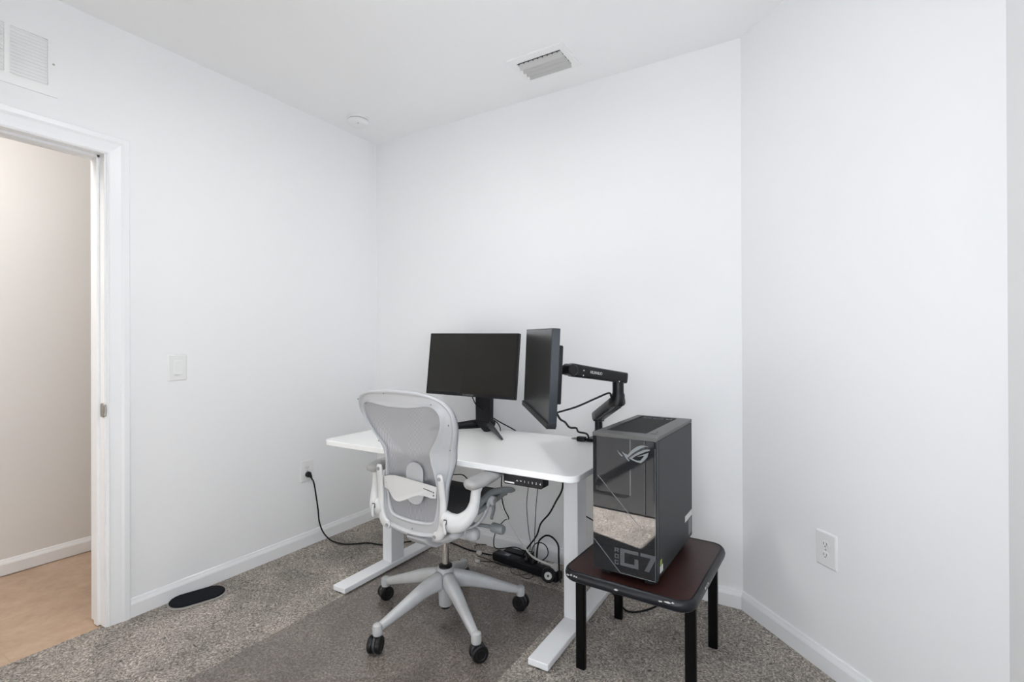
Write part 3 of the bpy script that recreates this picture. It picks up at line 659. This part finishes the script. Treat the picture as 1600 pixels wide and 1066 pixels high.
g = G(); gbox(g, *fr, (TW, TD - .060, .02), (TW + .0006, TD - .012, .080)); link('grey_sticker', g[0], g[1], M['print'], tw)

# ------------------------------------------------------------------ office chair
CX, CY = 1.205, -.745
ch = thing('office_chair', (CX, CY, 0), 'light grey mesh office chair on five casters, seen from behind at the desk', 'office chair')
def star(name_leg):
    for deg in (-103, -31, 41, 113, 185):
        a = math.radians(deg); d = Vector((math.cos(a), math.sin(a), 0)); s = Vector((-d.y, d.x, 0))
        o = Vector((CX, CY, 0))
        P = [o + d * .03 + EZ * .172, o + d * .12 + EZ * .157, o + d * .23 + EZ * .122, o + d * .305 + EZ * .098, o + d * .338 + EZ * .090]
        lg = tube('base_leg', P, [.028, .025, .0195, .016, .014], M['base'], ch, flat=[.040, .031, .022, .017, .012], ref=s, seg=14, n=5, sq=.7)
        lathe('leg_end', [(.012, .064), (.0185, .066), (.020, .072), (.0205, .092), (.018, .104), (.010, .109)], o + d * .338, EZ, M['base'], lg, seg=20)
        # caster: two wheels either side of a hood
        co = o + d * .345; wa = math.radians(deg * 1.7 + 20); wd = Vector((math.cos(wa), math.sin(wa), 0))
        cc = co + Vector((-wd.y, wd.x, 0)) * .006
        cas = lathe('caster', [(.006, .026), (.006, .068)], co, EZ, M['steel'], ch, seg=12)
        for sg in (-1, 1):
            lathe('wheel', [(.008, .006), (.030, .007), (.0325, .010), (.0325, .022), (.029, .026), (.020, .0265), (.018, .0245), (.006, .0245)], Vector((cc.x, cc.y, .0335)), wd * sg, M['rubber'], cas, seg=32)
        lathe('hood', [(.022, -.0055), (.0295, -.005), (.0300, .0), (.0295, .005), (.022, .0055)], Vector((cc.x, cc.y, .036)), wd, M['armgrey'], cas, seg=28)
star(0)
lathe('base_hub', [(.030, .105), (.031, .108), (.034, .125), (.040, .160), (.042, .185), (.037, .205), (.035, .222), (.030, .224)], (CX, CY, 0), EZ, M['base'], ch, seg=32)
lathe('lower_cylinder', [(.027, .055), (.029, .058), (.030, .108)], (CX, CY, 0), EZ, M['base'], ch, seg=28)
lathe('cylinder_cap', [(.012, .040), (.020, .043), (.020, .056)], (CX, CY, 0), EZ, M['rubber'], ch, seg=20)
lathe('collar', [(.028, .222), (.030, .224), (.030, .232), (.020, .236)], (CX, CY, 0), EZ, M['rubber'], ch, seg=24)
lathe('gas_lift', [(.0145, .230), (.0145, .365)], (CX, CY, 0), EZ, M['steel'], ch, seg=24)
# tilt mechanism under the seat
prism('tilt_housing', [(-.17, .385), (-.12, .358), (.03, .350), (.09, .365), (.14, .40), (.13, .425), (-.16, .435), (-.20, .415)], Vector((CX - .055, CY, 0)), EY, EZ, EX, 0, .11, M['chair'], ch, bevel=.012, seg=3)
lathe('lift_flange', [(.045, .350), (.050, .353), (.050, .360), (.03, .366)], (CX, CY, 0), EZ, M['chair'], ch, seg=28)
tube('seat_support', [(CX - .19, CY - .16, .460), (CX - .12, CY - .14, .42), (CX, CY - .12, .40), (CX + .12, CY - .14, .42), (CX + .19, CY - .16, .460)], .018, M['chair'], ch, flat=.034, ref=EZ, seg=12)
lathe('adjustment_knob', [(.010, -.028), (.026, -.024), (.030, 0), (.028, .012), (.020, .024), (.006, .029)], (CX + .155, CY - .005, .398), (1, .15, 0), M['chair'], ch, seg=24)
tube('knob_post', [(CX + .15, CY, .42), (CX + .15, CY, .47)], .007, M['chair'], ch, smooth_path=False)
tube('tilt_lever', [(CX + .10, CY + .03, .425), (CX + .215, CY + .05, .423)], [.007, .009], M['chairm'], ch, smooth_path=False)
lathe('tension_grip', [(.010, 0), (.0195, .004), (.021, .012), (.021, .050), (.018, .060), (.008, .064)], (CX + .213, CY + .05, .423), (1, .02, -.06), M['chairm'], ch, seg=24)
# seat: rim and dark mesh
def seat_pt(u, v):   # u -1..1 across, v 0..1 rear to front
    x = CX + u * (.192 + .020 * math.sin(min(1, v * 1.3) * PI * .5)); y = -.935 + .405 * v
    z = .492 + .052 * v ** 1.1 - (.010 * max(0, (v - .84) / .16) ** 2) + .014 * abs(u) ** 3 - .016 * (1 - u * u) * math.sin(v * PI)
    # rounded corners
    if v > .8: y -= .05 * abs(u) ** 4 * (v - .8) / .2
    return Vector((x, y, z))
NU, NV = 20, 20
g = G(); vs_ = [seat_pt(-1 + 2 * i / NU, j / NV) for j in range(NV + 1) for i in range(NU + 1)]
vs_ += [q - EZ * .006 for q in vs_]; K = (NU + 1) * (NV + 1); fs = []
for j in range(NV):
    for i in range(NU):
        a = j * (NU + 1) + i; fs += [(a, a + 1, a + NU + 2, a + NU + 1), (K + a, K + a + NU + 1, K + a + NU + 2, K + a + 1)]
add(g, vs_, fs); link('seat', g[0], g[1], M['seatmesh'], ch, smooth=True, label='dark mesh seat')
loop = [seat_pt(-1, j / 12) for j in range(13)] + [seat_pt(-1 + 2 * i / 12, 1) for i in range(1, 13)] + [seat_pt(1, 1 - j / 12) for j in range(1, 13)] + [seat_pt(1 - 2 * i / 12, 0) for i in range(1, 13)]
tube('seat_frame', [q - EZ * .011 for q in loop], .0105, M['chairm'], ch, seg=10, n=2)
# front seat wing, pivot and link on each side
for s in (1, -1):
    X_ = lambda x: CX + s * x
    tube('seat_wing', [(X_(.188), -.80, .505), (X_(.200), -.745, .545), (X_(.210), -.69, .567), (X_(.235), -.64, .570), (X_(.255), -.60, .564), (X_(.264), -.585, .560)], [.012, .014, .014, .015, .013, .006], M['chairm'], ch, flat=[.012, .013, .013, .012, .010, .005], ref=EZ, seg=14)
    pv_ = tube('seat_pivot', [(X_(.200), -.705, .541), (X_(.234), -.705, .541)], .0195, M['chair'], ch, smooth_path=False, seg=22)
    lathe('bolt', [(.008, 0), (.008, .002), (.004, .003)], (X_(.234), -.705, .541), (s, 0, 0), M['steel'], pv_, seg=14)
    tube('pivot_link', [(X_(.222), -.700, .535), (X_(.224), -.695, .50), (X_(.218), -.70, .468), (X_(.217), -.70, .458)], [.017, .012, .011, .005], M['chairm'], ch, flat=[.006, .005, .006], ref=(0, 1, 0), seg=12)
    tube('swing_arm', [(X_(.216), -.715, .550), (X_(.214), -.728, .52), (X_(.208), -.745, .485), (X_(.190), -.77, .455), (X_(.150), -.79, .436), (X_(.090), -.79, .428)], [.010, .011, .012, .012, .012, .012], M['chair'], ch, flat=.007, ref=(0, 1, 0), seg=12)

# back frame: inner and outer loops, symmetric; each = (half width, z, forward offset)
def gy(z): return -.955 - (.1 * ((z - .6) / .43) ** 1.3 if z > .6 else 0)
IN = [(0, .959), (.05, .960), (.10, .966), (.145, .974), (.175, .972), (.196, .955), (.202, .930), (.192, .893), (.160, .842), (.130, .805), (.119, .785), (.118, .765), (.120, .735), (.127, .700), (.132, .655), (.132, .600), (.126, .550), (.113, .515), (.088, .503), (.045, .498), (0, .496)]
OUT = [(0, 1.034, 0), (.07, 1.032, 0), (.13, 1.026, 0), (.175, 1.016, .004), (.212, 1.000, .010), (.236, .975, .018), (.247, .942, .026), (.243, .900, .034), (.226, .850, .044), (.206, .805, .053), (.197, .780, .058), (.192, .760, .060), (.184, .730, .056), (.175, .698, .044), (.170, .655, .022), (.167, .600, .008), (.163, .540, 0), (.160, .485, 0), (.128, .452, 0), (.070, .439, 0), (0, .434, 0)]
def full(Lh):
    a = [Vector((CX + .005 + q[0], gy(q[1]) + (q[2] if len(q) > 2 else 0), q[1])) for q in Lh]
    b = [Vector((CX + .005 - q[0], gy(q[1]) + (q[2] if len(q) > 2 else 0), q[1])) for q in Lh[1:-1]][::-1]
    P = a + b; n = len(P); out = []
    for i in range(n):
        p0, p1, p2, p3 = P[i - 1], P[i], P[(i + 1) % n], P[(i + 2) % n]
        for k in range(4):
            t = k / 4; out.append(.5 * ((2 * p1) + (p2 - p0) * t + (2 * p0 - 5 * p1 + 4 * p2 - p3) * t * t + (3 * p1 - p0 - 3 * p2 + p3) * t ** 3))
    return out
Li, Lo = full(IN), full(OUT); n = len(Li)
#            s along inner->outer, offset toward the rear (-y)
PROF = [(0.0, -.014), (0.0, .006), (.05, .012), (.12, .013), (.20, .005), (.34, .002), (.60, .004), (.70, .001), (.77, .001), (.82, .010), (.93, .011), (1.0, .003), (1.0, -.010), (.5, -.016)]
g = G(); vs_ = []
for i in range(n):
    for s, off in PROF: vs_.append(Li[i].lerp(Lo[i], s) - EY * off)
K = len(PROF)
add(g, vs_, [(i * K + j, i * K + (j + 1) % K, ((i + 1) % n) * K + (j + 1) % K, ((i + 1) % n) * K + j) for i in range(n) for j in range(K)])
bf = link('back_frame', g[0], g[1], M['chair'], ch, smooth=True)
# small screws around the frame
for i_ in range(0, 1):
    for x, z in ((-.06, 1.016), (.175, .985), (-.215, .985), (.222, .905), (-.222, .905), (.195, .80), (-.19, .80), (0, .462)):
        lathe('screw', [(.0032, 0), (.0032, .0012)], (CX + .005 + x, gy(z) + (.022 if abs(x) > .1 and z < .95 else 0) + (.018 if abs(z - .8) < .01 else 0) - .009, z), (0, -1, 0), M['chairm'], bf, seg=10)
# mesh sheet inside the frame: rings shrink toward the centre line, slightly bowed
g = G(); ctr = Vector((CX + .005, 0, .74)); rings = 7; vs_ = []
for r in range(rings):
    k = 1 - r / rings
    for q in Li:
        x = ctr.x + (q.x - ctr.x) * k; zc = ctr.z + (q.z - ctr.z) * k
        vs_.append(Vector((x, gy(zc) + .002 + .020 * (1 - k * k) , zc)))
zc = ctr.z; vs_.append(Vector((ctr.x, gy(zc) + .022, zc)))
fs = [(r * n + i, r * n + (i + 1) % n, (r + 1) * n + (i + 1) % n, (r + 1) * n + i) for r in range(rings - 1) for i in range(n)] + [((rings - 1) * n + i, (rings - 1) * n + (i + 1) % n, len(vs_) - 1) for i in range(n)]
add(g, vs_, fs); link('back_mesh', g[0], g[1], M['mesh'], ch, smooth=True)
# lumbar band and pad
band = [(-.135, .660), (-.105, .669), (-.070, .673), (-.020, .671), (.055, .664), (.100, .659), (.142, .654), (.134, .607), (.110, .605), (.085, .609), (.050, .608), (.020, .598), (-.020, .579), (-.050, .567), (-.070, .565), (-.088, .571), (-.105, .588), (-.121, .607), (-.143, .610)]
g = G(); k = len(band); vs_ = []
for t in (0, 1):
    for x, z in band: vs_.append(Vector((CX + x, gy(z) - .011 - .004 * t - .006 * (1 - (x / .14) ** 2), z)))
add(g, vs_, [tuple(range(k)), tuple(range(2 * k - 1, k - 1, -1))] + [(i, (i + 1) % k, k + (i + 1) % k, k + i) for i in range(k)])
lb = link('lumbar_support', g[0], g[1], M['chairw'], ch)
g = G(); gprism(g, strip((.078, .640), (.122, .632), .0028), Vector((CX, gy(.64) - .0165, 0)), EX, EZ, -EY, 0, .0014); 
for zz in (.642, .630, .618): gprism(g, [(.127 + .003 * math.cos(t), zz + .003 * math.sin(t)) for t in [2 * PI * q / 10 for q in range(10)]], Vector((CX, gy(.64) - .0145, 0)), EX, EZ, -EY, 0, .0014)
gprism(g, [(-.127 + .003 * math.cos(t), .636 + .003 * math.sin(t)) for t in [2 * PI * q / 10 for q in range(10)]], Vector((CX, gy(.64) - .0145, 0)), EX, EZ, -EY, 0, .0014)
link('slot', g[0], g[1], M['slot'], lb)
pd = rrect(-.022, .566, .068, .735, .040, 8)
prism('lumbar_pad', pd, Vector((CX + .002, gy(.66) - .004, 0)), EX, EZ, -EY, 0, .006, M['padgrey'], ch, bevel=.003)
# link bars with bolts, either side of the lower back
for s in (1, -1):
    X_ = lambda x: CX + .003 + s * x
    tp = Vector((X_(.163), gy(.69) - .013, .690)); bt = Vector((X_(.128), gy(.46) - .013, .457))
    br = tube('link_bar', [tp + EZ * .0145, tp + EZ * .012, tp, Vector((X_(.166), gy(.6) - .014, .60)), Vector((X_(.164), gy(.5) - .014, .515)), Vector((X_(.152), gy(.47) - .014, .472)), bt, bt + Vector((-s * .012, 0, -.004))], [.004, .0105, .0148, .0145, .0155, .020, .019, .010], M['chairw'], ch, flat=[.003, .006, .007, .008, .008, .008, .008, .005], ref=EX, seg=14, sq=.7)
    for q, n_ in ((tp, 'bolt'), (bt, 'bolt')):
        lathe(n_, [(.0075, .004), (.0075, .0092), (.0066, .0096), (.0060, .0088), (.001, .0088)], q, (0, -1, 0), M['boltgrey'], br, seg=18)
    # yoke: from the side of the frame forwards and up to the arm pad
    lo_ = Vector((X_(.166), -.958, .530))
    if s < 0: X_ = lambda x: CX - (x if x < .17 else .17 + (x - .17) * .52)
    arm = tube('arm_yoke', [lo_, (X_(.205), -.962, .522), (X_(.243), -.955, .530), (X_(.275), -.940, .562), (X_(.288), -.930, .602), (X_(.292), -.926, .645), (X_(.295), -.924, .667)],
               [.037, .038, .034, .026, .0205, .0195, .024], M['chairw'], ch, flat=[.026, .028, .026, .022, .018, .017, .020], ref=(-s * .55, 0, .85), seg=20)
    g = G(); gprism(g, rrect(-.008, -.004, .006, .016, .003), Vector((X_(.196), -.991, .527)), EX, EZ, -EY, 0, .0022); link('lever_slot', g[0], g[1], M['slot'], arm)
    tube('arm_height_lever', [(X_(.196), -.993, .539), (X_(.195), -.999, .520), (X_(.198), -.997, .497), (X_(.198), -.994, .487)], [.0055, .006, .0075, .004], M['chairw'], arm, flat=[.003, .004, .005, .003], ref=EX, seg=12)
    # pad
    P = [(X_(.285), -.970, .676), (X_(.287), -.952, .678), (X_(.289), -.90, .681), (X_(.286), -.82, .684), (X_(.280), -.74, .687), (X_(.276), -.705, .687)]
    tube('arm_pad', P, [.018, .036, .046, .045, .040, .018], M['armpad'], ch, flat=[.011, .020, .022, .018, .014, .007], ref=EX, seg=20)

# ------------------------------------------------------------------ power strip and cables
ps = thing('power_strip', (1.27, -.13, 0), 'long black power strip on the carpet against the back wall under the desk', 'power strip')
psd = (Vector((1.485, -.182, 0)) - Vector((1.083, -.128, 0))).normalized(); psn = Vector((-psd.y, psd.x, 0)); pso = Vector((1.075, -.140, 0))
pf = (pso, psd, psn, EZ); PL = .43
g = G(); gbox(g, *pf, (0, -.03, .002), (PL, .03, .046)); link('housing', g[0], g[1], M['black'], ps, bevel=.008)
g = G(); gbox(g, *pf, (.03, -.02, .046), (.11, .02, .0475)); link('rating_label', g[0], g[1], M['bluegrey'], ps)
g = G(); gbox(g, *pf, (.075, -.015, .0475), (.105, .010, .0480)); link('rating_label', g[0], g[1], M['print'], ps)
for a in (.16, .21, .26, .31): 
    g = G(); gbox(g, *pf, (a - .017, -.018, .046), (a + .017, .018, .048)); link('socket', g[0], g[1], M['black'], ps, bevel=.001)
# adapter block behind the strip
box('power_adapter', (1.10, -.100, .001), (1.27, -.045, .040), M['black'], bevel=.006, label='black brick shaped power adapter lying behind the long power strip', cat='power adapter')
# small round reel with a grey disc
rl = thing('cable_reel', (1.452, -.222, .0), 'small black reel with a pale grey disc on the floor by the right desk leg', 'cable reel')
lathe('reel_body', [(.032, 0), (.036, .004), (.036, .022), (.032, .026)], (1.452, -.222, .037), (.35, -1, 0.12), M['black'], rl)
lathe('reel_disc', [(.019, .0265), (.019, .028), (.016, .0285), (.007, .0285), (.006, .027)], (1.452, -.222, .037), (.35, -1, 0.12), M['cablew'], rl)
lathe('reel_hub', [(.006, .0280), (.005, .0295)], (1.452, -.222, .037), (.35, -1, 0.12), M['slot'], rl)

def cable(pts, r, label, m_=None, name='cable', cat='cable', plug=None, n=7):
    o = tube(name, pts, r, m_ or M['cable'], seg=8, n=n, label=label, cat=cat)
    return o
# wall cord with its plug
wc = thing('extension_lead', (.03, -.50, 0), 'black power cord plugged into the left wall outlet and trailing along the carpet', 'power cord')
tube('cord', [(.030, -.556, .418), (.030, -.550, .400), (.030, -.534, .364), (.030, -.508, .209), (.030, -.499, .129), (.034, -.476, .060), (.062, -.452, .012), (.125, -.454, .006), (.199, -.443, .006), (.258, -.398, .006), (.300, -.361, .006), (.405, -.332, .006), (.467, -.262, .006), (.514, -.201, .006), (.56, -.137, .006), (.653, -.105, .006), (.765, -.108, .006), (.872, -.13, .006), (.957, -.128, .006), (1.036, -.135, .012), (1.074, -.139, .022)], .0042, M['cable'], wc, seg=8)
lathe('plug', [(.006, .0085), (.016, .009), (.0175, .014), (.0165, .026), (.010, .031)], (0, -.5655, .429), EX, M['cable'], wc, seg=22)
tube('plug_neck', [(.022, -.563, .428), (.029, -.560, .422), (.030, -.554, .408)], [.011, .010, .006], M['cable'], wc, seg=10)
def on_strip(a, z=.048): q = pso + psd * a; return (q.x, q.y, z)
cable([(1.643, -.795, .664), (1.63, -.75, .64), (1.521, -.57, .497), (1.413, -.36, .294), (1.307, -.15, .128), (1.300, -.168, .050)], .0017, 'thin black cable hanging from the left of the desk controller to the power strip')
cable([(1.68, -.795, .664), (1.672, -.75, .645), (1.566, -.57, .476), (1.445, -.36, .238), (1.345, -.185, .10), (1.326, -.172, .050)], .0017, 'thin black cable hanging from the right of the desk controller to the power strip')
cable([(1.645, -.47, .668), (1.639, -.45, .563), (1.574, -.39, .469), (1.51, -.33, .386), (1.433, -.27, .306), (1.374, -.21, .21), (1.285, -.165, .10), (1.262, -.163, .052)], .0042, 'thick black cable curving down from the right desk leg to the power strip')
cable([(1.360, -.50, .668), (1.347, -.5, .574), (1.315, -.45, .474), (1.298, -.4, .395), (1.293, -.35, .331), (1.244, -.313, .300), (1.173, -.277, .226), (1.13, -.24, .145), (1.125, -.203, .09), (1.16, -.075, .060), (1.22, -.07, .052), (1.30, -.10, .070), (1.285, -.155, .075)], .0028, 'black cable hanging in a hook shape behind the grey chair knob')
cable([(1.262, -.47, .510), (1.278, -.45, .465), (1.316, -.4, .345), (1.367, -.35, .224), (1.393, -.3, .148), (1.421, -.25, .107), (1.465, -.2, .074)], [.0016, .0016, .0022, .0045, .0055, .0055], 'white cable slanting down across the back wall to the end of the power strip', M['cablew'])
box('white_plug', (1.452, -.205, .0485), (1.488, -.165, .074), M['cablew'], bevel=.004, label='small white plug on the right end of the black power strip', cat='plug')
cf = cable([(1.356, -.17, .055), (1.356, -.17, .10), (1.364, -.17, .154), (1.376, -.17, .180), (1.41, -.17, .207), (1.447, -.17, .205), (1.48, -.17, .172), (1.493, -.19, .121), (1.500, -.20, .06), (1.515, -.215, .006)], .0045, 'thick black cable arching over the right end of the power strip')
cable([(1.312, -.165, .052), (1.312, -.15, .09), (1.322, -.14, .127), (1.352, -.14, .148), (1.386, -.14, .145), (1.405, -.14, .119), (1.400, -.14, .085), (1.367, -.165, .052)], .0028, 'thin black cable curled in a small ring above the power strip')
for i_, (a, lb_) in enumerate(((.222, 'black plug standing left of centre in the power strip'), (.266, 'black plug in the power strip under the arched cable'))):
    q = Vector(on_strip(a, .048)); lathe('plug', [(.013, 0), (.014, .006), (.012, .018), (.006, .030), (.0045, .045)], q, EZ, M['cable'], seg=14, label=lb_, cat='plug')
cable([(1.005, -.225, .006), (1.060, -.205, .006), (1.106, -.190, .006), (1.191, -.196, .006), (1.242, -.186, .006), (1.279, -.176, .02)], .002, 'thin black wire with pale connector lying in front of the power strip')
cable([(.985, -.185, .0105), (1.045, -.186, .010), (1.13, -.205, .0105), (1.214, -.206, .0105), (1.265, -.19, .016)], .002, 'thin black wire running beside the pale connector wire on the carpet')
box('connector', (1.000, -.236, .002), (1.028, -.222, .014), M['cablew'], bevel=.002, label='small pale connector on the carpet, nearer the chair', cat='connector')
box('connector', (.950, -.150, .002), (.978, -.132, .018), M['cablew'], bevel=.002, label='small pale connector beside the left end of the power strip', cat='connector')
cable([(1.218, -.212, .006), (1.247, -.245, .006), (1.288, -.255, .006), (1.322, -.226, .006), (1.328, -.196, .006)], .0015, 'thin black wire looped on the carpet, left of two loops')
cable([(1.266, -.205, .010), (1.283, -.235, .010), (1.323, -.268, .0095), (1.356, -.262, .006), (1.363, -.222, .006), (1.345, -.205, .006)], .0015, 'thin black wire looped on the carpet, right of two loops')
cable([(.903, -.096, .006), (.883, -.065, .006), (.898, -.034, .006), (.935, -.022, .006)], .0025, 'short black wire end curled on the carpet near the back wall')
cable([(.93, -.40, .505), (.972, -.4, .518), (1.039, -.4, .527), (1.072, -.4, .512), (1.12, -.4, .480)], .003, 'black cable glimpsed between the chair back and the armrest')
cable([(1.69, -.37, .50), (1.676, -.35, .43), (1.680, -.3, .400), (1.70, -.25, .366), (1.75, -.2, .318), (1.80, -.15, .20), (1.80, -.13, .05), (1.80, -.14, .006)], .003, 'black cable showing between the right desk leg and the computer')
cable([(1.735, -.142, .006), (1.76, -.157, .006), (1.789, -.197, .006), (1.838, -.256, .006), (1.891, -.3, .006), (1.955, -.25, .006), (2.017, -.123, .006), (2.06, -.06, .02), (2.07, -.045, .15)], .0042, 'black cable lying in a curve on the carpet under the side table')
cable([(1.679, -.60, .915), (1.694, -.62, .924), (1.757, -.566, .946), (1.821, -.512, .979), (1.862, -.465, 1.000), (1.868, -.45, .985), (1.870, -.44, .965)], .0042, 'black cable rising from the side on monitor to the arm elbow')
cable([(1.690, -.635, .95), (1.679, -.60, .929), (1.672, -.543, .886), (1.669, -.486, .864), (1.665, -.429, .832), (1.671, -.371, .821), (1.659, -.314, .793), (1.674, -.257, .777), (1.672, -.225, .752), (1.660, -.222, .738)], .0048, 'black cable dropping in kinks from the side on monitor to the desk')
box('cable_clip', (1.610, -.228, ZD + .0003), (1.652, -.200, ZD + .022), M['black'], bevel=.003, label='small black block on the desk beside the monitor arm clamp', cat='cable clip')
cable([(.99, -.262, .960), (1.004, -.262, .923), (1.03, -.262, .879), (1.055, -.258, .860), (1.068, -.250, .849)], .003, 'black cable looping from under the left monitor into its stand')
cable([(1.098, -.20, .803), (1.131, -.17, .775), (1.184, -.120, .7335), (1.20, -.112, .72)], .0034, 'straight black cable from the monitor stand to the back desk edge')
cable([(1.100, -.205, .795), (1.128, -.2, .778), (1.146, -.2, .755), (1.150, -.2, .734)], .003, 'short black cable bending down to the desk beside the monitor stand')
